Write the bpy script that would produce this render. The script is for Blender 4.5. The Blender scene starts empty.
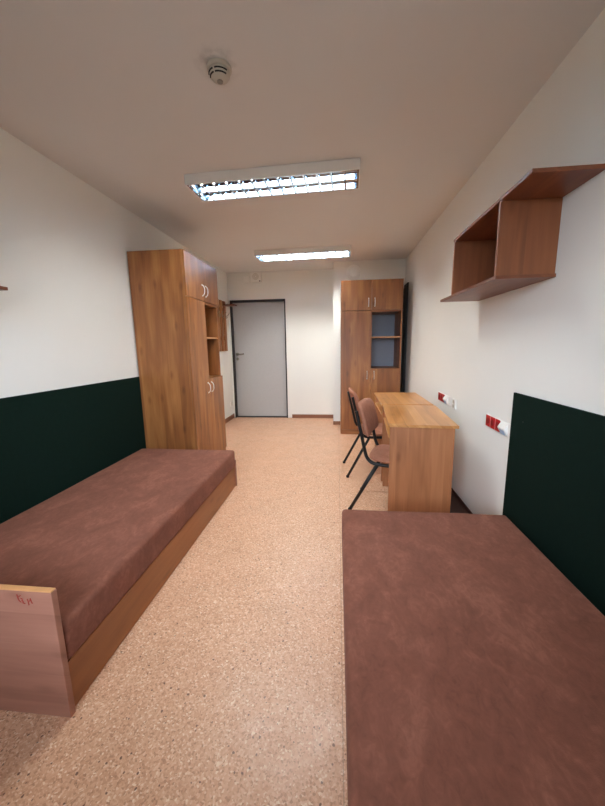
import bpy, bmesh, math, random
from mathutils import Vector, Matrix, noise

random.seed(7)
SC = bpy.context.scene
COL = SC.collection
R = math.radians

# ------------------------------------------------------------------ helpers
def link(o):
    COL.objects.link(o)
    return o

def empty(name, loc=(0, 0, 0), rz=0.0):
    o = bpy.data.objects.new(name, None)
    o.empty_display_size = 0.05
    o.location = loc
    o.rotation_euler = (0, 0, rz)
    return link(o)

def tag(o, label=None, cat=None, group=None, kind=None):
    if label: o['label'] = label
    if cat: o['category'] = cat
    if group: o['group'] = group
    if kind: o['kind'] = kind
    return o

class MB:
    """collects shapes into one mesh"""
    def __init__(self):
        self.bm = bmesh.new()

    def box(self, x0, x1, y0, y1, z0, z1, bev=0.0, seg=2, rot=None, pivot=None):
        b = bmesh.new()
        bmesh.ops.create_cube(b, size=1.0)
        for v in b.verts:
            v.co = Vector(((x0 + x1) / 2 + v.co.x * (x1 - x0), (y0 + y1) / 2 + v.co.y * (y1 - y0),
                           (z0 + z1) / 2 + v.co.z * (z1 - z0)))
        if bev > 0:
            bmesh.ops.bevel(b, geom=b.edges[:], offset=bev, segments=seg, profile=0.5, affect='EDGES')
        if rot is not None:
            p = Vector(pivot or (0, 0, 0))
            for v in b.verts:
                v.co = rot @ (v.co - p) + p
        self._merge(b)
        return self

    def _merge(self, b):
        me = bpy.data.meshes.new('tmp')
        b.to_mesh(me); b.free()
        self.bm.from_mesh(me)
        bpy.data.meshes.remove(me)

    def prism(self, pts, axis, a0, a1, bev=0.0):
        """polygon pts (2-D) swept along axis from a0 to a1"""
        b = bmesh.new()
        def mk(p, a):
            return {0: (a, p[0], p[1]), 1: (p[0], a, p[1]), 2: (p[0], p[1], a)}[axis]
        v0 = [b.verts.new(mk(p, a0)) for p in pts]
        v1 = [b.verts.new(mk(p, a1)) for p in pts]
        b.faces.new(v0[::-1]); b.faces.new(v1)
        n = len(pts)
        for i in range(n):
            b.faces.new((v0[i], v0[(i + 1) % n], v1[(i + 1) % n], v1[i]))
        bmesh.ops.recalc_face_normals(b, faces=b.faces[:])
        if bev > 0:
            bmesh.ops.bevel(b, geom=b.edges[:], offset=bev, segments=1, affect='EDGES')
        self._merge(b)
        return self

    def tube(self, pts, r, n=10, smooth=0, cap=True):
        P = [Vector(p) for p in pts]
        for _ in range(smooth):                     # corner cutting
            Q = [P[0]]
            for a, c in zip(P[:-1], P[1:]):
                Q += [a.lerp(c, .25), a.lerp(c, .75)]
            Q.append(P[-1]); P = Q
        b = bmesh.new()
        rings = []
        up = Vector((0, 0, 1))
        t0 = (P[1] - P[0]).normalized()
        if abs(t0.dot(up)) > .95: up = Vector((0, 1, 0))
        nrm = (up - t0 * up.dot(t0)).normalized()
        for i, p in enumerate(P):
            t = ((P[min(i + 1, len(P) - 1)] - P[max(i - 1, 0)])).normalized()
            nrm = (nrm - t * nrm.dot(t)).normalized()
            bi = t.cross(nrm)
            rings.append([b.verts.new(p + (nrm * math.cos(2 * math.pi * k / n) + bi * math.sin(2 * math.pi * k / n)) * r)
                          for k in range(n)])
        for a, c in zip(rings[:-1], rings[1:]):
            for k in range(n):
                b.faces.new((a[k], a[(k + 1) % n], c[(k + 1) % n], c[k]))
        if cap:
            b.faces.new(rings[0][::-1]); b.faces.new(rings[-1])
        for f in b.faces: f.smooth = len(f.verts) == 4
        bmesh.ops.recalc_face_normals(b, faces=b.faces[:])
        self._merge(b)
        return self

    def lathe(self, prof, c=(0, 0, 0), n=40, axis='z'):
        """prof: (radius, height) list; turned about axis"""
        b = bmesh.new()
        rings = []
        for r, h in prof:
            ring = []
            for k in range(n):
                a = 2 * math.pi * k / n
                x, y = r * math.cos(a), r * math.sin(a)
                co = (x, y, h) if axis == 'z' else ((x, h, y) if axis == 'y' else (h, x, y))
                ring.append(b.verts.new(Vector(c) + Vector(co)))
            rings.append(ring)
        for a, d in zip(rings[:-1], rings[1:]):
            for k in range(n):
                b.faces.new((a[k], a[(k + 1) % n], d[(k + 1) % n], d[k]))
        b.faces.new(rings[0][::-1]); b.faces.new(rings[-1])
        bmesh.ops.recalc_face_normals(b, faces=b.faces[:])
        self._merge(b)
        return self

    def pad(self, hx, hy, hz, n=14, power=5, edge=8, fn=None):
        """upholstered pad with rounded corners, centred on the origin, fn maps (x,y,z) to the final point"""
        b = bmesh.new()
        idx = {}
        for side in (1, -1):
            for i in range(n + 1):
                for j in range(n + 1):
                    u, v = -math.cos(math.pi * i / n), -math.cos(math.pi * j / n)
                    m = max(abs(u), abs(v))
                    rim = i in (0, n) or j in (0, n)
                    if rim and side == -1:
                        idx[(side, i, j)] = idx[(1, i, j)]; continue
                    q = (abs(u) ** power + abs(v) ** power) ** (1 / power)
                    k = m / q if q > 0 else 0
                    h = hz * (1 - m ** edge) ** .5 if m < 1 else 0
                    co = (u * k * hx, v * k * hy, side * h)
                    idx[(side, i, j)] = b.verts.new(fn(*co) if fn else co)
        for side in (1, -1):
            for i in range(n):
                for j in range(n):
                    f = [idx[(side, i, j)], idx[(side, i + 1, j)], idx[(side, i + 1, j + 1)], idx[(side, i, j + 1)]]
                    try: b.faces.new(f if side == 1 else f[::-1]).smooth = True
                    except ValueError: pass
        bmesh.ops.recalc_face_normals(b, faces=b.faces[:])
        self._merge(b)
        return self

    def smooth(self):
        for f in self.bm.faces: f.smooth = True
        return self

    def build(self, name, m, parent=None, shift=None):
        if shift is not None:
            bmesh.ops.translate(self.bm, verts=self.bm.verts[:], vec=-Vector(shift))
        me = bpy.data.meshes.new(name)
        self.bm.to_mesh(me); self.bm.free()
        if m: me.materials.append(m)
        o = link(bpy.data.objects.new(name, me))
        if parent: o.parent = parent
        return o

def box(name, m, parent, x0, x1, y0, y1, z0, z1, bev=0.0015, shift=None):
    return MB().box(x0, x1, y0, y1, z0, z1, bev).build(name, m, parent, shift)

KIDS = {}
def copy_tree(o, parent=None):
    c = link(o.copy())
    if parent: c.parent = parent
    for ch in list(o.children):
        copy_tree(ch, c)
    return c

# ------------------------------------------------------------------ materials
def srgb(r, g, b):
    f = lambda c: (c / 255 / 12.92) if c / 255 <= .04045 else ((c / 255 + .055) / 1.055) ** 2.4
    return (f(r), f(g), f(b), 1)

class NT:
    def __init__(self, name):
        self.m = bpy.data.materials.new(name)
        self.m.use_nodes = True
        self.t = self.m.node_tree
        self.b = self.t.nodes['Principled BSDF']
        self.out = self.t.nodes['Material Output']
    def n(self, typ, **kw):
        x = self.t.nodes.new(typ)
        for k, v in kw.items():
            if k.startswith('_'): setattr(x, k[1:], v)
            else: x.inputs[k].default_value = v
        return x
    def l(self, a, b): self.t.links.new(a, b)
    def ramp(self, src, stops, interp='LINEAR'):
        r = self.t.nodes.new('ShaderNodeValToRGB')
        r.color_ramp.interpolation = interp
        e = r.color_ramp.elements
        while len(e) < len(stops): e.new(.5)
        for k, (p, c) in zip(e, stops):
            k.position = p; k.color = c
        self.l(src, r.inputs['Fac'])
        return r
    def math(self, op, a, b=None, c=None):
        x = self.t.nodes.new('ShaderNodeMath'); x.operation = op
        for i, v in enumerate((a, b, c)):
            if v is None: continue
            if isinstance(v, (int, float)): x.inputs[i].default_value = v
            else: self.l(v, x.inputs[i])
        return x.outputs[0]
    def mix(self, fac, a, b, mode='MIX'):
        x = self.t.nodes.new('ShaderNodeMix'); x.data_type = 'RGBA'; x.blend_type = mode
        for sock, v in ((x.inputs[0], fac), (x.inputs[6], a), (x.inputs[7], b)):
            if isinstance(v, (int, float)): sock.default_value = v
            elif isinstance(v, tuple): sock.default_value = v
            else: self.l(v, sock)
        return x.outputs[2]
    def bump(self, h, strength, dist=.002):
        x = self.n('ShaderNodeBump', Strength=strength, Distance=dist)
        self.l(h, x.inputs['Height']); self.l(x.outputs[0], self.b.inputs['Normal'])

def plain(name, c, rough=.5, metal=0, spec=.5, noise_amt=0.0):
    k = NT(name)
    k.b.inputs['Roughness'].default_value = rough
    k.b.inputs['Metallic'].default_value = metal
    k.b.inputs['Specular IOR Level'].default_value = spec
    co = k.n('ShaderNodeTexCoord')
    nz = k.n('ShaderNodeTexNoise', Scale=40.0, Detail=3.0)
    k.l(co.outputs['Object'], nz.inputs['Vector'])
    a = tuple(v * (1 - noise_amt - .02) for v in c[:3]) + (1,)
    d = tuple(min(1, v * (1 + noise_amt)) for v in c[:3]) + (1,)
    r = k.ramp(nz.outputs['Fac'], [(.3, a), (.7, d)])
    k.l(r.outputs[0], k.b.inputs['Base Color'])
    return k.m

def wood(name, axis, dark, mid, light, strip=.095, rough=.42, seed=0.0, strip_amt=.5):
    """laminate with alder grain running along axis ('x','y','z')"""
    k = NT(name)
    co = k.n('ShaderNodeTexCoord')
    sp = k.n('ShaderNodeSeparateXYZ'); k.l(co.outputs['Object'], sp.inputs[0])
    X, Y, Z = sp.outputs
    if axis == 'z': along, across = Z, k.math('ADD', X, Y)
    elif axis == 'y': along, across = Y, k.math('ADD', X, Z)
    else: along, across = X, k.math('ADD', Y, Z)
    across = k.math('ADD', across, seed + 3.1)
    # planks of the printed decor
    sid = k.math('FLOOR', k.math('DIVIDE', across, strip))
    wn = k.t.nodes.new('ShaderNodeTexWhiteNoise'); wn.noise_dimensions = '1D'
    k.l(sid, wn.inputs['W'])
    # fine grain
    cb = k.t.nodes.new('ShaderNodeCombineXYZ')
    k.l(k.math('MULTIPLY', across, 75.0), cb.inputs[0]); k.l(k.math('MULTIPLY', along, 2.6), cb.inputs[1])
    k.l(k.math('MULTIPLY', wn.outputs['Value'], 9.0), cb.inputs[2])
    g = k.n('ShaderNodeTexNoise', Scale=1.0, Detail=5.0, Roughness=.6); k.l(cb.outputs[0], g.inputs['Vector'])
    # broad cathedral figure
    cb2 = k.t.nodes.new('ShaderNodeCombineXYZ')
    k.l(k.math('MULTIPLY', across, 11.0), cb2.inputs[0]); k.l(k.math('MULTIPLY', along, 1.5), cb2.inputs[1])
    k.l(k.math('MULTIPLY', wn.outputs['Value'], 13.0), cb2.inputs[2])
    g2 = k.n('ShaderNodeTexNoise', Scale=1.0, Detail=2.0, Distortion=.6); k.l(cb2.outputs[0], g2.inputs['Vector'])
    # knots
    cb3 = k.t.nodes.new('ShaderNodeCombineXYZ')
    k.l(k.math('MULTIPLY', across, 9.0), cb3.inputs[0]); k.l(k.math('MULTIPLY', along, 3.6), cb3.inputs[1])
    vo = k.n('ShaderNodeTexVoronoi', Scale=.55, Randomness=1.0); vo.voronoi_dimensions = '2D'
    k.l(cb3.outputs[0], vo.inputs['Vector'])
    kn = k.ramp(vo.outputs['Distance'], [(.02, (1, 1, 1, 1)), (.11, (0, 0, 0, 1))])
    s = k.math('ADD', k.math('MULTIPLY', g.outputs['Fac'], .26), k.math('MULTIPLY', g2.outputs['Fac'], .74))
    s = k.math('ADD', s, k.math('MULTIPLY', k.math('SUBTRACT', wn.outputs['Value'], .5), .30 * strip_amt))
    s = k.math('SUBTRACT', s, k.math('MULTIPLY', kn.outputs[0], .17))
    r = k.ramp(s, [(.17, dark), (.49, mid), (.83, light)])
    k.l(r.outputs[0], k.b.inputs['Base Color'])
    k.b.inputs['Roughness'].default_value = rough
    k.bump(g.outputs['Fac'], .06, .001)
    return k.m

WD, WM, WL = srgb(104, 60, 28), srgb(145, 90, 46), srgb(188, 130, 74)
M = {}
for ax in 'xyz':
    M['wood_' + ax] = wood('alder_laminate_' + ax, ax, WD, WM, WL)
M['bed_x'] = wood('bed_laminate_x', 'x', srgb(132, 86, 70), srgb(160, 110, 92), srgb(180, 130, 110), strip=.12, strip_amt=.3)
M['bed_y'] = wood('bed_laminate_y', 'y', srgb(118, 70, 36), srgb(150, 92, 48), srgb(174, 114, 66), strip=.3, strip_amt=.2)
M['shelf_y'] = wood('shelf_laminate_y', 'y', srgb(88, 46, 26), srgb(116, 63, 36), srgb(146, 86, 52), strip=.4, strip_amt=.2)
M['shelf_z'] = wood('shelf_laminate_z', 'z', srgb(104, 58, 34), srgb(134, 78, 46), srgb(158, 100, 62), strip=.14, strip_amt=.3)
M['desk_y'] = wood('desk_top_laminate', 'y', srgb(160, 104, 56), srgb(196, 138, 82), srgb(220, 168, 110), strip=.07, rough=.3, strip_amt=.8, seed=.02)
M['desk_z'] = wood('desk_panel_laminate', 'z', srgb(136, 84, 52), srgb(172, 112, 72), srgb(196, 138, 94), strip=.08)
M['edge'] = plain('light_edge_band', srgb(206, 150, 96), .4, noise_amt=.05)
M['baseboard'] = plain('brown_vinyl_baseboard', srgb(136, 88, 60), .45, noise_amt=.06)
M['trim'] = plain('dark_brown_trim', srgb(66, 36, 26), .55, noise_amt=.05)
M['green'] = plain('dark_green_felt_board', srgb(13, 31, 25), .9, spec=.1, noise_amt=.06)
M['green_edge'] = plain('green_board_edge', srgb(60, 84, 74), .6)
M['black'] = plain('black_powder_coat', srgb(12, 12, 14), .4, spec=.35)
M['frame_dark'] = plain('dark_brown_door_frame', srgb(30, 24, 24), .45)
M['door'] = plain('grey_door_laminate', srgb(180, 179, 178), .5, noise_amt=.01)
M['chrome'] = plain('brushed_chrome', srgb(240, 240, 240), .3, 1)
M['steel'] = plain('satin_steel', srgb(150, 145, 135), .35, 1)
M['alu'] = plain('louvre_aluminium', srgb(196, 214, 230), .15, 1)
M['mirror'] = plain('mirror_reflector', srgb(150, 166, 182), .07, 1)
M['lampbody'] = plain('white_lamp_enamel', srgb(240, 238, 234), .4)
M['white'] = plain('white_plastic', srgb(244, 243, 238), .4)
M['cream'] = plain('cream_plastic', srgb(196, 188, 174), .45)
M['slot'] = plain('dark_slot', srgb(28, 26, 25), .7)
M['grey_plastic'] = plain('grey_plastic', srgb(150, 142, 132), .5)
M['red'] = plain('red_socket_plastic', srgb(178, 18, 24), .35)
M['red_dark'] = plain('red_socket_recess', srgb(128, 10, 16), .4)
M['blue'] = plain('pale_blue_data_insert', srgb(170, 196, 224), .4)
M['hdf'] = plain('grey_white_hardboard', srgb(146, 152, 164), .55, noise_amt=.02)
M['ink'] = plain('red_ink', srgb(150, 46, 34), .6)
M['rubber'] = plain('black_rubber', srgb(18, 18, 18), .7)

def emission(name, c, s):
    k = NT(name)
    e = k.n('ShaderNodeEmission', Strength=s); e.inputs['Color'].default_value = c
    k.l(e.outputs[0], k.out.inputs['Surface'])
    return k.m
TUBE_W = 66.0
M['tube'] = emission('fluorescent_tube', (.985, .99, .94, 1), TUBE_W)

# painted walls
def paint(name, c, stain=None):
    k = NT(name)
    co = k.n('ShaderNodeTexCoord')
    a = k.n('ShaderNodeTexNoise', Scale=1.3, Detail=3.0); k.l(co.outputs['Object'], a.inputs['Vector'])
    r = k.ramp(a.outputs['Fac'], [(.3, tuple(v * .97 for v in c[:3]) + (1,)), (.7, c)])
    col = r.outputs[0]
    if stain:                                       # dust ring left around the detector
        d = k.t.nodes.new('ShaderNodeVectorMath'); d.operation = 'DISTANCE'
        k.l(co.outputs['Object'], d.inputs[0]); d.inputs[1].default_value = stain
        n2 = k.n('ShaderNodeTexNoise', Scale=22.0, Detail=4.0); k.l(co.outputs['Object'], n2.inputs['Vector'])
        near = k.ramp(d.outputs['Value'], [(.05, (1, 1, 1, 1)), (.115, (0, 0, 0, 1))])
        blot = k.ramp(n2.outputs['Fac'], [(.42, (0, 0, 0, 1)), (.62, (1, 1, 1, 1))])
        f = k.math('MULTIPLY', k.math('MULTIPLY', near.outputs[0], blot.outputs[0]), .38)
        col = k.mix(f, col, tuple(v * .35 for v in c[:3]) + (1,))
    k.l(col, k.b.inputs['Base Color'])
    k.b.inputs['Roughness'].default_value = .85
    k.b.inputs['Specular IOR Level'].default_value = .25
    b = k.n('ShaderNodeTexNoise', Scale=160.0, Detail=3.0); k.l(co.outputs['Object'], b.inputs['Vector'])
    k.bump(b.outputs['Fac'], .08, .002)
    return k.m
M['wall'] = paint('white_wall_paint', srgb(238, 238, 233))
M['ceil'] = paint('white_ceiling_paint', srgb(222, 221, 219), stain=(-.535, 1.672, 2.535))

def floor_mat():
    k = NT('speckled_vinyl_floor')
    co = k.n('ShaderNodeTexCoord')
    V = co.outputs['Object']
    wob = k.n('ShaderNodeTexNoise', Scale=60.0, Detail=2.0); k.l(V, wob.inputs['Vector'])
    vm = k.t.nodes.new('ShaderNodeVectorMath'); vm.operation = 'MULTIPLY_ADD'
    k.l(wob.outputs['Color'], vm.inputs[0]); vm.inputs[1].default_value = (.010, .010, 0); k.l(V, vm.inputs[2])
    v1 = k.n('ShaderNodeTexVoronoi', Scale=180.0); k.l(vm.outputs[0], v1.inputs['Vector'])
    s = k.t.nodes.new('ShaderNodeSeparateColor'); k.l(v1.outputs['Color'], s.inputs[0])
    fl = k.ramp(s.outputs[0], [(0, srgb(180, 132, 102)), (.18, srgb(204, 155, 123)), (.5, srgb(214, 167, 135)),
                               (.78, srgb(220, 176, 144)), (.93, srgb(228, 192, 162)), (1, srgb(240, 216, 190))])
    big = k.n('ShaderNodeTexNoise', Scale=5.0, Detail=4.0); k.l(V, big.inputs['Vector'])
    bigr = k.ramp(big.outputs['Fac'], [(.3, (.95, .94, .93, 1)), (.7, (1.03, 1.03, 1.03, 1))])
    col = k.mix(1.0, fl.outputs[0], bigr.outputs[0], 'MULTIPLY')
    # sparse dark chips
    v2 = k.n('ShaderNodeTexVoronoi', Scale=62.0); k.l(vm.outputs[0], v2.inputs['Vector'])
    s2 = k.t.nodes.new('ShaderNodeSeparateColor'); k.l(v2.outputs['Color'], s2.inputs[0])
    sel = k.math('GREATER_THAN', s2.outputs[0], .35)
    lim = k.math('MULTIPLY', k.math('POWER', s2.outputs[1], 2.0), .27)
    spot = k.math('MULTIPLY', sel, k.math('LESS_THAN', v2.outputs['Distance'], lim))
    col = k.mix(k.math('MULTIPLY', spot, .85), col, srgb(92, 58, 44))
    # weld seam between two sheets
    sp = k.n('ShaderNodeSeparateXYZ'); k.l(V, sp.inputs[0])
    seam = k.math('LESS_THAN', k.math('ABSOLUTE', k.math('SUBTRACT', sp.outputs[0], .02)), .0022)
    col = k.mix(k.math('MULTIPLY', seam, .35), col, srgb(120, 84, 64))
    k.l(col, k.b.inputs['Base Color'])
    rg = k.n('ShaderNodeTexNoise', Scale=9.0, Detail=5.0); k.l(V, rg.inputs['Vector'])
    rr = k.ramp(rg.outputs['Fac'], [(.3, (.30, .30, .30, 1)), (.7, (.44, .44, .44, 1))])
    k.l(rr.outputs[0], k.b.inputs['Roughness'])
    k.b.inputs['Specular IOR Level'].default_value = .4
    bn = k.n('ShaderNodeTexNoise', Scale=35.0, Detail=3.0); k.l(V, bn.inputs['Vector'])
    k.bump(bn.outputs['Fac'], .06, .003)
    return k.m
M['floor'] = floor_mat()

def suede(name, a, c, d):
    k = NT(name)
    co = k.n('ShaderNodeTexCoord')
    mp = k.n('ShaderNodeMapping'); mp.inputs['Scale'].default_value = (1.5, 1, 1)
    mp.inputs['Rotation'].default_value = (0, 0, .5)
    k.l(co.outputs['Object'], mp.inputs['Vector'])
    n1 = k.n('ShaderNodeTexNoise', Scale=5.0, Detail=6.0, Roughness=.62, Distortion=.9); k.l(mp.outputs[0], n1.inputs['Vector'])
    n2 = k.n('ShaderNodeTexNoise', Scale=26.0, Detail=5.0, Roughness=.6, Distortion=1.4); k.l(mp.outputs[0], n2.inputs['Vector'])
    s = k.math('ADD', k.math('MULTIPLY', n1.outputs['Fac'], .6), k.math('MULTIPLY', n2.outputs['Fac'], .4))
    r = k.ramp(s, [(.30, a), (.52, c), (.74, d)])
    k.l(r.outputs[0], k.b.inputs['Base Color'])
    k.b.inputs['Roughness'].default_value = .9
    k.b.inputs['Specular IOR Level'].default_value = .15
    k.b.inputs['Sheen Weight'].default_value = .12
    k.b.inputs['Sheen Roughness'].default_value = .5
    k.b.inputs['Sheen Tint'].default_value = srgb(220, 170, 150)
    w = k.n('ShaderNodeTexNoise', Scale=420.0, Detail=2.0); k.l(co.outputs['Object'], w.inputs['Vector'])
    k.bump(w.outputs['Fac'], .25, .002)
    return k.m
M['suede'] = suede('brown_suede_fabric', srgb(106, 65, 52), srgb(126, 79, 64), srgb(150, 99, 81))
M['chairfab'] = suede('chair_brown_fabric', srgb(140, 94, 74), srgb(162, 110, 88), srgb(182, 130, 106))

def glass():
    k = NT('window_glass')
    t = k.n('ShaderNodeBsdfTransparent'); g = k.n('ShaderNodeBsdfGlossy', Roughness=.02)
    f = k.n('ShaderNodeFresnel', IOR=1.45); mx = k.n('ShaderNodeMixShader')
    k.l(f.outputs[0], mx.inputs[0]); k.l(t.outputs[0], mx.inputs[1]); k.l(g.outputs[0], mx.inputs[2])
    k.l(mx.outputs[0], k.out.inputs['Surface'])
    return k.m
M['glass'] = glass()

# ------------------------------------------------------------------ room
XL, XR, ZC, YB, YJ, YN = -1.906, 1.009, 2.535, 5.849, 5.349, -.62
XJ = -.067
T = .14
def struct(o):
    o['kind'] = 'structure'
    return o

struct(box('floor', M['floor'], None, XL - T, XR + T, YN - T, YB + .4, -.1, 0, 0))
struct(box('ceiling', M['ceil'], None, XL - T, XR + T, YN - T, YB + .4, ZC, ZC + .1, 0))
struct(box('wall_left', M['wall'], None, XL - T, XL, YN - T, YB + .4, 0, ZC, 0))
struct(box('wall_right', M['wall'], None, XR, XR + T, YN - T, YB + .4, 0, ZC, 0))
DX0, DX1, DZ = -1.871, -.893, 2.086
w = MB()
w.box(XL, DX0, YB, YB + .3, 0, ZC); w.box(DX1, XR, YB, YB + .3, 0, ZC); w.box(DX0, DX1, YB, YB + .3, DZ, ZC)
w.box(XJ, XR, YJ, YB, 0, ZC)                       # the wall steps forward behind the wardrobe
w.box(DX0, DX1, YB + .22, YB + .3, 0, DZ)
struct(w.build('wall_far', M['wall']))
# window wall behind the photographer
WX0, WX1, WZ0, WZ1 = -1.25, .35, .92, 2.25
w = MB()
w.box(XL, WX0, YN - T, YN, 0, ZC); w.box(WX1, XR, YN - T, YN, 0, ZC)
w.box(WX0, WX1, YN - T, YN, 0, WZ0); w.box(WX0, WX1, YN - T, YN, WZ1, ZC)
struct(w.build('wall_near', M['wall']))
win = struct(empty('window_1', (0, YN - .07, WZ0)))
sh = win.location
f = MB()
for a, b in ((WX0, WX0 + .06), (WX1 - .06, WX1), (-.48, -.42)):
    f.box(a, b, YN - .10, YN - .04, WZ0, WZ1, .003)
f.box(WX0, WX1, YN - .10, YN - .04, WZ0, WZ0 + .06, .003); f.box(WX0, WX1, YN - .10, YN - .04, WZ1 - .06, WZ1, .003)
f.build('window_frame', M['white'], win, sh)
for a, b in ((WX0 + .06, -.48), (-.42, WX1 - .06)):
    box('window_pane', M['glass'], win, a, b, YN - .073, YN - .067, WZ0 + .06, WZ1 - .06, 0, sh)
box('window_sill', M['white'], win, WX0 - .04, WX1 + .04, YN - .035, YN + .12, WZ0 - .035, WZ0 - .003, .004, sh)

# baseboards
struct(box('baseboard_far', M['baseboard'], None, -.815, XJ - .001, YB - .014, YB - .0005, .0005, .066, .003))
struct(box('baseboard_column', M['baseboard'], None, XJ, .10, YJ - .014, YJ - .0005, .0005, .060, .003))
struct(box('baseboard_left', M['baseboard'], None, XL + .0005, XL + .014, 3.9, YB - .002, .0005, .078, .003))
struct(box('baseboard_right', M['trim'], None, XR - .012, XR - .0005, 1.9, YJ - .27, .0005, .030, .003))
struct(box('trim_1', M['trim'], None, .862, XR - .0125, 1.84, 4.6, .0005, .012, .003))   # low dark brown strip on the floor along the skirting

# entrance door: dark steel frame set in the wall, grey leaf recessed
d = struct(empty('door_1', ((DX0 + DX1) / 2, YB, 0)))
sh = d.location
f = MB()
f.box(DX0 + .0005, DX0 + .022, YB - .012, YB + .135, 0.001, DZ - .001, .002)
f.box(DX1 - .020, DX1 - .0005, YB - .012, YB + .135, 0.001, DZ - .001, .002)
f.box(DX0 + .022, DX1 - .020, YB - .012, YB + .135, DZ - .030, DZ - .001, .002)
f.box(DX0 + .022, DX1 - .020, YB + .02, YB + .135, 0.001, .012, .002)
f.build('door_frame', M['frame_dark'], d, sh)
leaf = box('door_leaf', M['door'], d, DX0 + .024, DX1 - .022, YB + .062, YB + .105, .016, DZ - .033, .003, sh)
h = MB()
hx, hz, hy = DX0 + .075, 1.155, YB + .062
h.lathe([(.030, 0), (.030, -.008), (.026, -.010)], (hx, hy, hz), 20, 'y')
h.tube([(hx, hy - .008, hz), (hx, hy - .05, hz), (hx + .02, hy - .055, hz), (hx + .075, hy - .055, hz - .004), (hx + .128, hy - .052, hz + .006)], .0125, 10, 1)
h.build('door_handle', M['steel'], leaf, sh)
h = MB()
h.lathe([(.026, 0), (.026, -.008), (.022, -.010)], (hx, hy, hz - .085), 20, 'y')
h.box(hx - .005, hx + .005, hy - .014, hy - .009, hz - .105, hz - .075, .001)
h.build('lock_rosette', M['steel'], leaf, sh)

# dark service door in the right wall, in the gap behind the wardrobe
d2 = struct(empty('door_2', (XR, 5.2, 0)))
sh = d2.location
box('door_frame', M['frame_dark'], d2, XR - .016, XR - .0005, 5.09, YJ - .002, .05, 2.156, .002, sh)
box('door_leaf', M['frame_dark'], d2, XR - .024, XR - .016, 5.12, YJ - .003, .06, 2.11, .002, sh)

# ------------------------------------------------------------------ beds
def bed_left():
    x0, x1, y0, y1 = -1.862, -.936, .878, 2.869
    r = empty('single_bed', ((x0 + x1) / 2, (y0 + y1) / 2, 0))
    sh = r.location
    tag(r, 'low wooden bed base along the left wall, its headboard marked with red scrawl', 'bed', 'low wooden beds')
    hb = box('headboard', M['bed_x'], r, x0, x1, y0, y0 + .022, .001, .497, .0015, sh)
    e = box('edge_band', M['edge'], hb, x0 + .001, x1 - .001, y0 + .001, y0 + .021, .4971, .502, .0012, sh)
    e['label'] = 'lighter orange edge strip'
    # red handwriting
    ink = MB()
    y = y0 - .0007
    def st(*p):
        ink.tube([(a, y, b) for a, b in p], .0017, 6, 1)
    st((-1.062, .486), (-1.060, .472), (-1.057, .462), (-1.050, .457))
    st((-1.061, .474), (-1.054, .479), (-1.049, .483))
    st((-1.050, .472), (-1.043, .470), (-1.047, .464), (-1.041, .459), (-1.047, .455), (-1.036, .453))
    st((-1.026, .471), (-1.024, .462), (-1.018, .463), (-1.014, .472))
    st((-1.015, .474), (-1.012, .460), (-1.009, .455))
    st((-1.024, .462), (-1.023, .448))
    q = ink.build('ink_scrawl', M['ink'], hb, sh)
    q['label'] = 'red handwritten scrawl'
    box('end_board', M['bed_x'], r, x0, x1, y1 - .010, y1, .001, .255, .0015, sh)
    box('side_rail', M['bed_y'], r, x1 - .030, x1 - .012, y0 + .0225, y1 - .0105, .004, .195, .0015, sh)
    box('side_rail', M['bed_y'], r, x0 + .012, x0 + .030, y0 + .0225, y1 - .0105, .004, .195, .0015, sh)
    box('base_board', M['bed_y'], r, x0 + .031, x1 - .031, y0 + .0225, y1 - .0205, .172, .1945, .001, sh)
    return r

def mattress(name, x0, x1, y0, y1, z0, z1, label, bev=.022):
    b = bmesh.new()
    bmesh.ops.create_cube(b, size=1)
    for v in b.verts:
        v.co = Vector(((x0 + x1) / 2 + v.co.x * (x1 - x0), (y0 + y1) / 2 + v.co.y * (y1 - y0), (z0 + z1) / 2 + v.co.z * (z1 - z0)))
    bmesh.ops.bevel(b, geom=b.edges[:], offset=bev, segments=5, profile=.5, affect='EDGES')
    # finer top so it can sag a little
    big = [e for e in b.edges if e.calc_length() > .5]
    bmesh.ops.subdivide_edges(b, edges=big, cuts=14, use_grid_fill=True)
    for v in b.verts:
        if v.co.z > z1 - .02:
            v.co.z += .004 * (noise.noise(Vector((v.co.x * 3, v.co.y * 2.2, 1.7))))
    for f in b.faces: f.smooth = True
    bmesh.ops.translate(b, verts=b.verts[:], vec=(-(x0 + x1) / 2, -(y0 + y1) / 2, -z0))
    me = bpy.data.meshes.new(name); b.to_mesh(me); b.free()
    me.materials.append(M['suede'])
    o = link(bpy.data.objects.new(name, me))
    o.location = ((x0 + x1) / 2, (y0 + y1) / 2, z0)
    tag(o, label, 'mattress', 'brown suede mattresses')
    return o

bed_left()
mattress('mattress', -1.846, -.938, .903, 2.858, .1955, .354,
         'brown suede mattress on the left bed, beside the tall wardrobe')

def bed_right():
    x0, x1, y0, y1 = .034, .932, -.215, 1.812
    r = empty('single_bed', ((x0 + x1) / 2, (y0 + y1) / 2, 0))
    sh = r.location
    tag(r, 'low wooden bed base hidden under the mattress in the right foreground', 'bed', 'low wooden beds')
    box('headboard', M['bed_x'], r, x0, x1, y0, y0 + .022, .001, .5, .0015, sh)
    box('end_board', M['bed_x'], r, x0, x1, y1 - .003, y1 + .015, .001, .203, .0015, sh)
    box('side_rail', M['bed_y'], r, x0 + .012, x0 + .030, y0 + .0225, y1 - .0105, .004, .195, .0015, sh)
    box('side_rail', M['bed_y'], r, x1 - .030, x1 - .012, y0 + .0225, y1 - .0105, .004, .195, .0015, sh)
    box('base_board', M['bed_y'], r, x0 + .031, x1 - .031, y0 + .0225, y1 - .0205, .172, .1945, .001, sh)
bed_right()
mattress('mattress', .026, .926, -.19, 1.808, .1955, .356,
         'brown suede mattress in the right foreground, below the right green panel')

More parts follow.
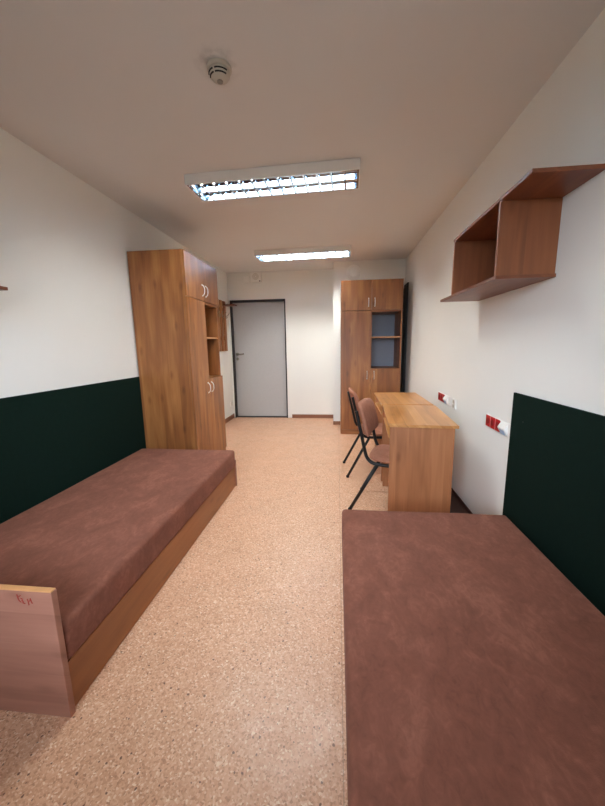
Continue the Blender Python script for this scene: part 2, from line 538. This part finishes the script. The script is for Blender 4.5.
# green boards on the walls
def wall_panel(x0, x1, y0, y1, z0, z1, label):
    r = empty('wall_panel', ((x0 + x1) / 2, (y0 + y1) / 2, z0))
    sh = r.location
    tag(r, label, 'panel', 'dark green wall boards')
    box('board', M['green'], r, x0, x1, y0, y1, z0, z1, .001, sh)
    return r
p = wall_panel(XL + .001, XL + .0105, .55, 3.12, .26, 1.020,
           'long dark green board on the left wall behind the left bed')
p = wall_panel(XR - .013, XR - .001, -.25, 1.985, .255, 1.006,
           'dark green board on the right wall beside the foreground mattress')
s = MB()
for yy in (1.86,):
    s.lathe([(.0045, 0), (.0045, -.001), (.002, -.0016)], (XR - .0131, yy, .862), 12, 'x')
s.build('screw', M['slot'], p, p.location)

# ------------------------------------------------------------------ wardrobes
def bow_handle(x, y, z, ln=.105, out=.026, horiz=False):
    m = MB()
    m.tube([(x, y, z - ln / 2), (x, y - out * .45, z - ln / 2 + .004), (x, y - out * .95, z - ln * .25), (x, y - out, z),
            (x, y - out * .95, z + ln * .25), (x, y - out * .45, z + ln / 2 - .004), (x, y, z + ln / 2)], .0048, 8, 2)
    m.lathe([(.008, 0), (.008, -.003), (.005, -.005)], (x, y, z - ln / 2), 12, 'y')
    m.lathe([(.008, 0), (.008, -.003), (.005, -.005)], (x, y, z + ln / 2), 12, 'y')
    return m

def make_wardrobe():
    """front faces -Y, local origin at the front left foot"""
    w, d, h = .83, .5325, 2.152
    t = .018
    r = empty('wardrobe', (0, 0, 0))
    b0 = .020                                       # carcass starts behind the doors
    mid = w / 2
    zt = 1.750                                      # split between upper cupboard and lower unit
    zn = .957
    wz, wx_ = M['wood_z'], M['wood_x']
    for x in (0, w - t):
        box('side_panel', wz, r, x, x + t, b0, d, .001, h, .001)
    box('top_panel', wx_, r, t, w - t, b0, d, h - t, h, .001)
    box('shelf', wx_, r, t, w - t, b0, d - .006, zt - t - .001, zt - .001, .001)
    box('shelf', wx_, r, t, w - t, b0, d - .006, zt + .001, zt + t, .001)
    box('divider', wz, r, mid - t / 2, mid + t / 2, b0 + .001, d - .006, .06, zt - t - .002, .001)
    box('shelf', wx_, r, t, mid - t / 2, b0 + .03, d - .006, 1.35, 1.35 + t, .001)
    s = box('shelf', wx_, r, mid + t / 2, w - t, b0 + .012, d - .006, 1.388 - t / 2, 1.388 + t / 2, .001)
    box('edge_band', M['edge'], s, mid + t / 2, w - t, b0 + .0105, b0 + .0118, 1.388 - t / 2 + .001, 1.388 + t / 2 - .001, .0003)
    box('shelf', wx_, r, mid + t / 2, w - t, b0, d - .006, zn - t, zn, .001)
    box('bottom_panel', wx_, r, t, w - t, b0, d - .006, .06, .06 + t, .001)
    box('plinth', wx_, r, t, w - t, b0 - .016, b0 + .008, .001, .072, .001)
    bp_ = box('back_panel', M['hdf'], r, t, w - t, d - .0055, d - .001, .06, h - t - .001, 0)
    bp_['label'] = 'pale grey hardboard back'
    g = .0015
    def door(x0, x1, z0, z1, hx, hz):
        o = box('door', wz, r, x0 + g, x1 - g, 0, .018, z0 + g, z1 - g, .0015)
        bow_handle(hx, 0, hz).build('handle', M['chrome'], o)
        return o
    door(0, mid, zt + .002, h - .002, mid - .042, 1.855)
    door(mid, w, zt + .002, h - .002, mid + .042, 1.855)
    door(0, mid, .075, zt - .002, mid - .048, .865)
    door(mid, w, .075, zn - .002, mid + .048, .865)
    return r
wr = make_wardrobe()
wr.location = (.046, 4.748, 0)
tag(wr, 'tall wooden wardrobe facing the camera beyond the desks, by the right wall', 'wardrobe', 'wardrobes')
wl = copy_tree(wr)
wl.location = (-1.362, 3.006, 0)
wl.rotation_euler = (0, 0, R(90))
tag(wl, 'tall wooden wardrobe against the left wall at the end of the left bed', 'wardrobe', 'wardrobes')

# ------------------------------------------------------------------ desks
def make_desk(dw, dl):
    """sitting side faces -X, local origin under the front corner nearest the camera"""
    r = empty('desk', (0, 0, 0))
    zt = .753
    top = box('desktop', M['desk_y'], r, 0, dw, 0, dl, zt - .019, zt, .0015)
    box('side_panel', M['desk_z'], r, .014, dw - .014, .040, .058, .001, zt - .0195, .0015)
    box('side_panel', M['desk_z'], r, .014, dw - .014, dl - .070, dl - .052, .001, zt - .0195, .0015)
    box('back_panel', M['desk_y'], r, dw - .10, dw - .082, .0585, dl - .0705, .30, zt - .0195, .0015)
    k = box('keyboard_tray', M['desk_y'], r, .006, dw - .11, .075, dl - .088, .636, .652, .0015)
    for y in (.0585, dl - .0875):
        box('tray_runner', M['steel'], k, .03, dw - .12, y, y + .016, .640, .648, .001)
    return r
d1 = make_desk(.449, .775)
d1.location = (.345, 2.240, 0); d1.rotation_euler = (0, 0, R(-4.56))
tag(d1, 'wooden desk nearest the camera, its plain end panel facing the bed', 'desk', 'wooden desks')
d2_ = copy_tree(d1)
d2_.location = (.401, 3.017, 0); d2_.rotation_euler = (0, 0, R(-.96))
tag(d2_, 'wooden desk farther back, between the nearer desk and the wardrobe', 'desk', 'wooden desks')

# ------------------------------------------------------------------ chairs
def make_chair():
    """faces +X, rear feet on x = 0"""
    r = empty('chair', (0, 0, 0))
    hw = .195
    fr = MB()
    for s in (1, -1):
        y = s * hw
        fr.tube([(.040, y, .80), (.083, y, .62), (.108, y, .50), (.125, y, .445), (.165, y, .408), (.23, y, .402), (.40, y, .402), (.50, y, .402)], .0130, 10, 2)
    fr.tube([(.50, -hw, .402), (.50, hw, .402)], .010, 10)
    fr.tube([(.205, -hw, .402), (.205, hw, .402)], .010, 10)
    fr.build('frame', M['black'], r)
    for s in (1, -1):
        for a, b in (((.205, s * hw, .400), (.0, s * (hw + .006), .012)), ((.44, s * hw, .400), (.545, s * (hw + .006), .012))):
            lg = MB().tube([a, b], .0130, 10).build('leg', M['black'], r)
            MB().lathe([(.0150, .0008), (.0160, .006), (.0150, .020)], (b[0], b[1], 0), 14).build('foot_cap', M['rubber'], lg)
    def seat_fn(x, y, z):
        u = x / .2
        return (.335 + x, y, .440 + z - .010 * math.exp(-((u + .3) ** 2) * 3) * (z > 0) - (.012 * max(0, u - .6)))
    MB().pad(.215, .215, .026, 16, 3.6, 8, seat_fn).build('seat', M['chairfab'], r)
    def back_fn(x, y, z):                           # x = width, y = height, z = thickness
        hgt = .725 + y
        lean = .040 + (.815 - hgt) * .26
        return (lean + .016 + z + .55 * x * x - .010 * max(0, (hgt - .80) / .05), x, hgt)
    MB().pad(.212, .128, .022, 18, 6.0, 8, back_fn).build('backrest', M['chairfab'], r)
    return r
def place(o, p, q):
    """rear feet midway between p and q"""
    m = ((p[0] + q[0]) / 2, (p[1] + q[1]) / 2)
    o.location = (m[0], m[1], 0)
    o.rotation_euler = (0, 0, math.atan2(q[1] - p[1], q[0] - p[0]) - math.pi / 2)
c1 = make_chair()
place(c1, (.101, 2.470), (.217, 2.845))
tag(c1, 'brown padded chair with black legs turned slightly at the nearer desk', 'chair', 'brown padded chairs')
c2 = copy_tree(c1)
place(c2, (.103, 3.118), (.073, 3.555))
tag(c2, 'brown padded chair with black legs pushed in at the farther desk', 'chair', 'brown padded chairs')

# ------------------------------------------------------------------ wall shelves
def make_shelf(xw, s, dy, label):
    """s = -1: hangs on the right wall and reaches out to -X"""
    r = empty('wall_shelf', (xw, 2.04 + dy, 1.583))
    sh = r.location
    def bx(name, m, a0, a1, y0, y1, z0, z1, par=r, bev=.0012):
        xa, xb = sorted((xw + s * a0, xw + s * a1))
        return box(name, m, par, xa, xb, y0 + dy, y1 + dy, z0, z1, bev, sh)
    D = .268
    t = bx('top_board', M['shelf_y'], .001, D, 1.490, 2.370, 1.926, 1.942)
    b = bx('bottom_board', M['shelf_y'], .001, D, 1.733, 2.593, 1.583, 1.599)
    bx('side_panel', M['shelf_z'], .001, D - .003, 1.743, 1.759, 1.5995, 1.9255)
    bx('side_panel', M['shelf_z'], .001, D - .003, 2.354, 2.370, 1.5995, 1.9255)
    bx('back_panel', M['shelf_y'], .001, .006, 1.7595, 2.3535, 1.5995, 1.9255, r, 0)
    tag(r, label, 'shelf', 'open box wall shelves')
    return r
make_shelf(XR, -1, 0, 'open wooden box shelf hung on the right wall above the green board')
make_shelf(XL, 1, -1.022, 'wooden shelf at the left edge of the photo, only its board tip showing')

# ------------------------------------------------------------------ ceiling lights
def make_light():
    L, Wd, H = 1.27, .30, .0695
    r = empty('ceiling_light', (0, 0, 0))
    hb = MB()
    e = .008
    hb.box(-L / 2, L / 2, -Wd / 2, -Wd / 2 + e, 0, H, .0015)
    hb.box(-L / 2, L / 2, Wd / 2 - e, Wd / 2, 0, H, .0015)
    hb.box(-L / 2, -L / 2 + e, -Wd / 2 + e, Wd / 2 - e, 0, H, .0015)
    hb.box(L / 2 - e, L / 2, -Wd / 2 + e, Wd / 2 - e, 0, H, .0015)
    hb.box(-L / 2 + e, L / 2 - e, -Wd / 2 + e, Wd / 2 - e, H - .004, H)
    hb.build('housing', M['lampbody'], r)
    rf = MB()                                       # polished trough over each tube
    a0, a1 = -L / 2 + e + .0005, L / 2 - e - .0005
    for s in (1, -1):
        arc = [(s * .069 + .0685 * math.cos(R(a)), .031 + .033 * math.sin(R(a))) for a in range(0, 181, 15)]
        arc += [(p[0] , p[1] + .0012) for p in arc[::-1]]
        rf.prism(arc, 0, a0, a1)
    rf.build('reflector', M['mirror'], r)
    lv = MB()
    x0, x1, y0, y1 = -L / 2 + e + .001, L / 2 - e - .001, -Wd / 2 + e + .001, Wd / 2 - e - .001
    # side reflectors and centre rail: parabolic wedges, wide at the mouth
    z0, z1 = .0015, .033
    def rail(yc, wb, wt):
        lv.prism([(yc - wb / 2, z0), (yc + wb / 2, z0), (yc + wt / 2, z1), (yc - wt / 2, z1)], 0, x0, x1)
    rail(0, .024, .004)
    lv.prism([(y0, z0), (y0 + .012, z0), (y0 + .003, z1), (y0, z1)], 0, x0, x1)
    lv.prism([(y1, z0), (y1 - .012, z0), (y1 - .003, z1), (y1, z1)], 0, x0, x1)
    lv.prism([(x0, z0), (x0 + .012, z0), (x0 + .003, z1), (x0, z1)], 1, y0, y1)
    lv.prism([(x1, z0), (x1 - .012, z0), (x1 - .003, z1), (x1, z1)], 1, y0, y1)
    n = 13
    for i in range(1, n):
        x = x0 + (x1 - x0) * i / n
        for a, b in ((y0 + .004, -.003), (.003, y1 - .004)):
            lv.prism([(x - .0075, z0), (x + .0075, z0), (x + .0015, z1 - .004), (x - .0015, z1 - .004)], 1, a, b)
    lv.build('louvre', M['alu'], r)
    for s in (1, -1):
        t = MB().tube([(-.595, s * .066, .047), (.595, s * .066, .047)], .0125, 12).build('fluorescent_tube', M['tube'], r)
        for q in (1, -1):
            MB().tube([(q * .596, s * .066, .047), (q * .612, s * .066, .047)], .0135, 10).build('end_cap', M['white'], t)
    return r
lt = make_light()
def place_light(o, cx, cy, rz):
    c, s = math.cos(rz), math.sin(rz)
    o.location = (cx + .635 * c - .15 * s, cy + .635 * s + .15 * c, 2.465)
    o.rotation_euler = (0, 0, rz)
place_light(lt, -1.117, 2.573, R(-2.27))
tag(lt, 'louvred twin-tube fluorescent light on the ceiling, the larger and nearer one', 'ceiling light', 'ceiling fluorescent lights')
lt2 = copy_tree(lt)
place_light(lt2, -1.100, 4.564, R(-2.27))
tag(lt2, 'louvred fluorescent light on the ceiling near the door, the smaller farther one', 'ceiling light', 'ceiling fluorescent lights')

# ------------------------------------------------------------------ smoke detector
sd = empty('smoke_detector', (-.535, 1.695, ZC))
tag(sd, 'round white smoke detector with dark vent slots on the ceiling', 'smoke detector')
MB().lathe([(.054, -.0005), (.054, -.012), (.049, -.016)], (0, 0, 0), 40).build('base', M['cream'], sd)
hd = MB().lathe([(.0480, -.0162), (.0475, -.026), (.044, -.036), (.037, -.045), (.024, -.052), (.010, -.055)], (0, 0, 0), 48).smooth().build('head', M['cream'], sd)
for (rr, zz) in ((.0472, -.0295), (.0415, -.0410)):
    for a, b in ((-168, -112), (-100, -30)):
        pts = [(rr * math.cos(R(a + (b - a) * i / 8)), rr * math.sin(R(a + (b - a) * i / 8)), zz) for i in range(9)]
        MB().tube(pts, .0032, 6).build('vent_slot', M['slot'], hd)
MB().lathe([(.014, -.0542), (.014, -.0585), (.011, -.060)], (0, 0, 0), 8).build('test_cap', M['grey_plastic'], hd)

# ------------------------------------------------------------------ far wall boxes
jb = empty('junction_box', (-1.549, YB, 2.418))
tag(jb, 'small square white box on the wall above the door, left of the alarm', 'junction box')
MB().box(-1.600, -1.497, YB - .036, YB - .0005, 2.364, 2.472, .006).build('cover', M['white'], jb, jb.location)
al = empty('wall_speaker', (-1.385, YB, 2.45))
tag(al, 'square white wall speaker with a round grille above the grey door', 'speaker')
MB().box(-1.474, -1.290, YB - .05, YB - .0005, 2.361, 2.527, .008).build('body', M['white'], al, al.location)
g = MB()
for rr in (.018, .034, .050):
    pts = [(-1.385 + rr * math.cos(2 * math.pi * i / 24), YB - .0510, 2.456 + rr * math.sin(2 * math.pi * i / 24)) for i in range(25)]
    g.tube(pts, .0028, 6, 0)
g.build('grille', M['cream'], al, al.location)
MB().box(-1.325, -1.305, YB - .0535, YB - .0502, 2.374, 2.390, .001).build('volume_knob', M['slot'], al, al.location)

vt = empty('round_vent', (.238, YJ, 2.369))
tag(vt, 'round white vent cover on the wall above the far wardrobe', 'vent')
MB().lathe([(.108, -.0005), (.108, -.010), (.100, -.020), (.080, -.026)], (0, 0, 0), 40, 'y').build('rim', M['white'], vt)
MB().lathe([(.0795, -.0262), (.079, -.030), (.060, -.034), (.02, -.035)], (0, 0, 0), 40, 'y').smooth().build('disc', M['white'], vt)

# ------------------------------------------------------------------ coat rack on the left wall by the door
cr = empty('coat_rack', (XL, 5.24, 1.22))
tag(cr, 'wooden coat rack with hooks and hat shelf on the wall between wardrobe and door', 'coat rack')
sh = cr.location
for i in range(5):
    y = 4.88 + i * .155
    box('slat', M['wood_z'], cr, XL + .019, XL + .035, y, y + .105, 1.22, 2.035, .0015, sh)
for z in (1.40, 1.86):
    box('cross_rail', M['shelf_y'], cr, XL + .0008, XL + .0185, 4.88, 5.605, z, z + .06, .0015, sh)
box('hat_shelf', M['shelf_y'], cr, XL + .0355, XL + .235, 5.44, 5.605, 1.955, 1.971, .0015, sh)
for i in range(5):
    y = 4.9325 + i * .155
    h = MB()
    h.tube([(XL + .036, y, 1.80), (XL + .055, y, 1.792), (XL + .085, y, 1.80), (XL + .105, y, 1.835), (XL + .108, y, 1.85)], .005, 8, 2)
    h.tube([(XL + .036, y, 1.79), (XL + .05, y, 1.765), (XL + .066, y, 1.762), (XL + .072, y, 1.778)], .005, 8, 2)
    h.build('hook', M['steel'], cr, sh)

# ------------------------------------------------------------------ sockets
def socket_strip(y_far, y_near, label):
    z0, z1 = .735, .815
    r = empty('socket_strip', (XR, (y_far + y_near) / 2, z0))
    sh = r.location
    tag(r, label, 'wall socket', 'red and white socket strips')
    box('back_plate', M['white'], r, XR - .009, XR - .0005, y_near, y_far, z0, z1, .003, sh)
    q = .060
    for i in range(3):
        a = y_far - .012 - i * (q + .008)
        s = box('red_socket', M['red'], r, XR - .0115, XR - .0092, a - q, a, z0 + .003, z1 - .003, .0009, sh)
        MB().lathe([(.021, 0), (.021, -.0010), (.0195, -.0012)], (XR - .0116, a - q / 2, (z0 + z1) / 2), 24, 'x').build('socket_well', M['red_dark'], s, sh)
    a = y_far - .012 - 3 * (q + .008)
    b = max(y_near + .008, a - .085)
    zm = (z0 + z1) / 2
    m = MB().prism([(XR - .0092, z0 + .003), (XR - .029, zm - .002), (XR - .029, zm + .004), (XR - .0092, z1 - .003)], 1, b, a, .001)
    md = m.build('data_module', M['white'], r, sh)
    n = MB().prism([(XR - .0150, z0 + .0055), (XR - .0255, zm - .0065), (XR - .0261, zm - .0080), (XR - .0156, z0 + .0045)], 1, b + .012, a - .012)
    n.build('data_port', M['blue'], md, sh)
    return r
socket_strip(2.321, 1.987, 'red and white socket strip ending at the edge of the right green board')
socket_strip(3.406, 3.035, 'red and white socket strip on the right wall above the farther desk')
def outlet(xw, s, y0, y1, z0, z1, label):
    r = empty('wall_outlet', (xw, (y0 + y1) / 2, z0))
    sh = r.location
    tag(r, label, 'wall outlet', 'small white wall outlets')
    a, b = sorted((xw + s * .0005, xw + s * .012))
    pl = box('plate', M['white'], r, a, b, y0, y1, z0, z1, .003, sh)
    for zc in ((z0 * .72 + z1 * .28), (z0 * .28 + z1 * .72)):
        MB().lathe([(.017, 0), (.017, s * .0012), (.0155, s * .0014)], (xw + s * .0121, (y0 + y1) / 2, zc), 20, 'x').build('port', M['cream'], pl, sh)
outlet(XR, -1, 2.905, 2.995, .730, .812, 'small white outlet beside the socket strip over the desks')
outlet(XL, 1, 5.69, 5.76, .235, .315, 'small white outlet low on the left wall beside the grey door')

# ------------------------------------------------------------------ light and camera
wd = bpy.data.worlds.new('overcast_daylight')
SC.world = wd
wd.use_nodes = True
nt = wd.node_tree
bg = nt.nodes['Background']
tc = nt.nodes.new('ShaderNodeTexCoord'); sx = nt.nodes.new('ShaderNodeSeparateXYZ')
nt.links.new(tc.outputs['Generated'], sx.inputs[0])
cr_ = nt.nodes.new('ShaderNodeValToRGB')
e = cr_.color_ramp.elements
e[0].position = .47; e[0].color = (.075, .08, .075, 1)
e[1].position = .53; e[1].color = (.74, .86, 1.0, 1)
mr = nt.nodes.new('ShaderNodeMath'); mr.operation = 'MULTIPLY_ADD'; mr.inputs[1].default_value = .5; mr.inputs[2].default_value = .5
nt.links.new(sx.outputs[2], mr.inputs[0]); nt.links.new(mr.outputs[0], cr_.inputs[0])
nt.links.new(cr_.outputs[0], bg.inputs['Color'])
bg.inputs['Strength'].default_value = 8.2
po = bpy.data.lights.new('window_portal', 'AREA')
po.shape = 'RECTANGLE'; po.size = WX1 - WX0; po.size_y = WZ1 - WZ0
po.cycles.is_portal = True
pob = link(bpy.data.objects.new('window_portal', po))
pob.location = ((WX0 + WX1) / 2, YN - .13, (WZ0 + WZ1) / 2)
pob.rotation_euler = (R(90), 0, 0)                  # shines to +Y

cam = bpy.data.cameras.new('camera')
cam.sensor_fit = 'VERTICAL'
cam.sensor_height = 24.0
cam.lens = 24.0 * 332.125 / 806
cam.clip_start = .02
co = link(bpy.data.objects.new('camera', cam))
Rv = Vector((0.99450272, 0.10345692, -0.01615586)); Uv = Vector((-0.00172197, 0.17042824, 0.98536859)); Fv = Vector((-0.10469662, 0.97992391, -0.1696695))
mt = Matrix((Rv, Uv, -Fv)).transposed().to_4x4()
mt.translation = (0, 0, 1.2865)
co.matrix_world = mt
SC.camera = co

vs = SC.view_settings
SC.display_settings.display_device = 'sRGB'
vs.view_transform = 'Standard'
try: vs.look = 'None'
except Exception: pass
vs.gamma = 1.0
vs.use_curve_mapping = False
vs.exposure = 1.42
cy = SC.cycles
cy.use_denoising = True
cy.max_bounces = 10
cy.diffuse_bounces = 6
cy.glossy_bounces = 5
cy.sample_clamp_indirect = 6.0
cy.caustics_reflective = True
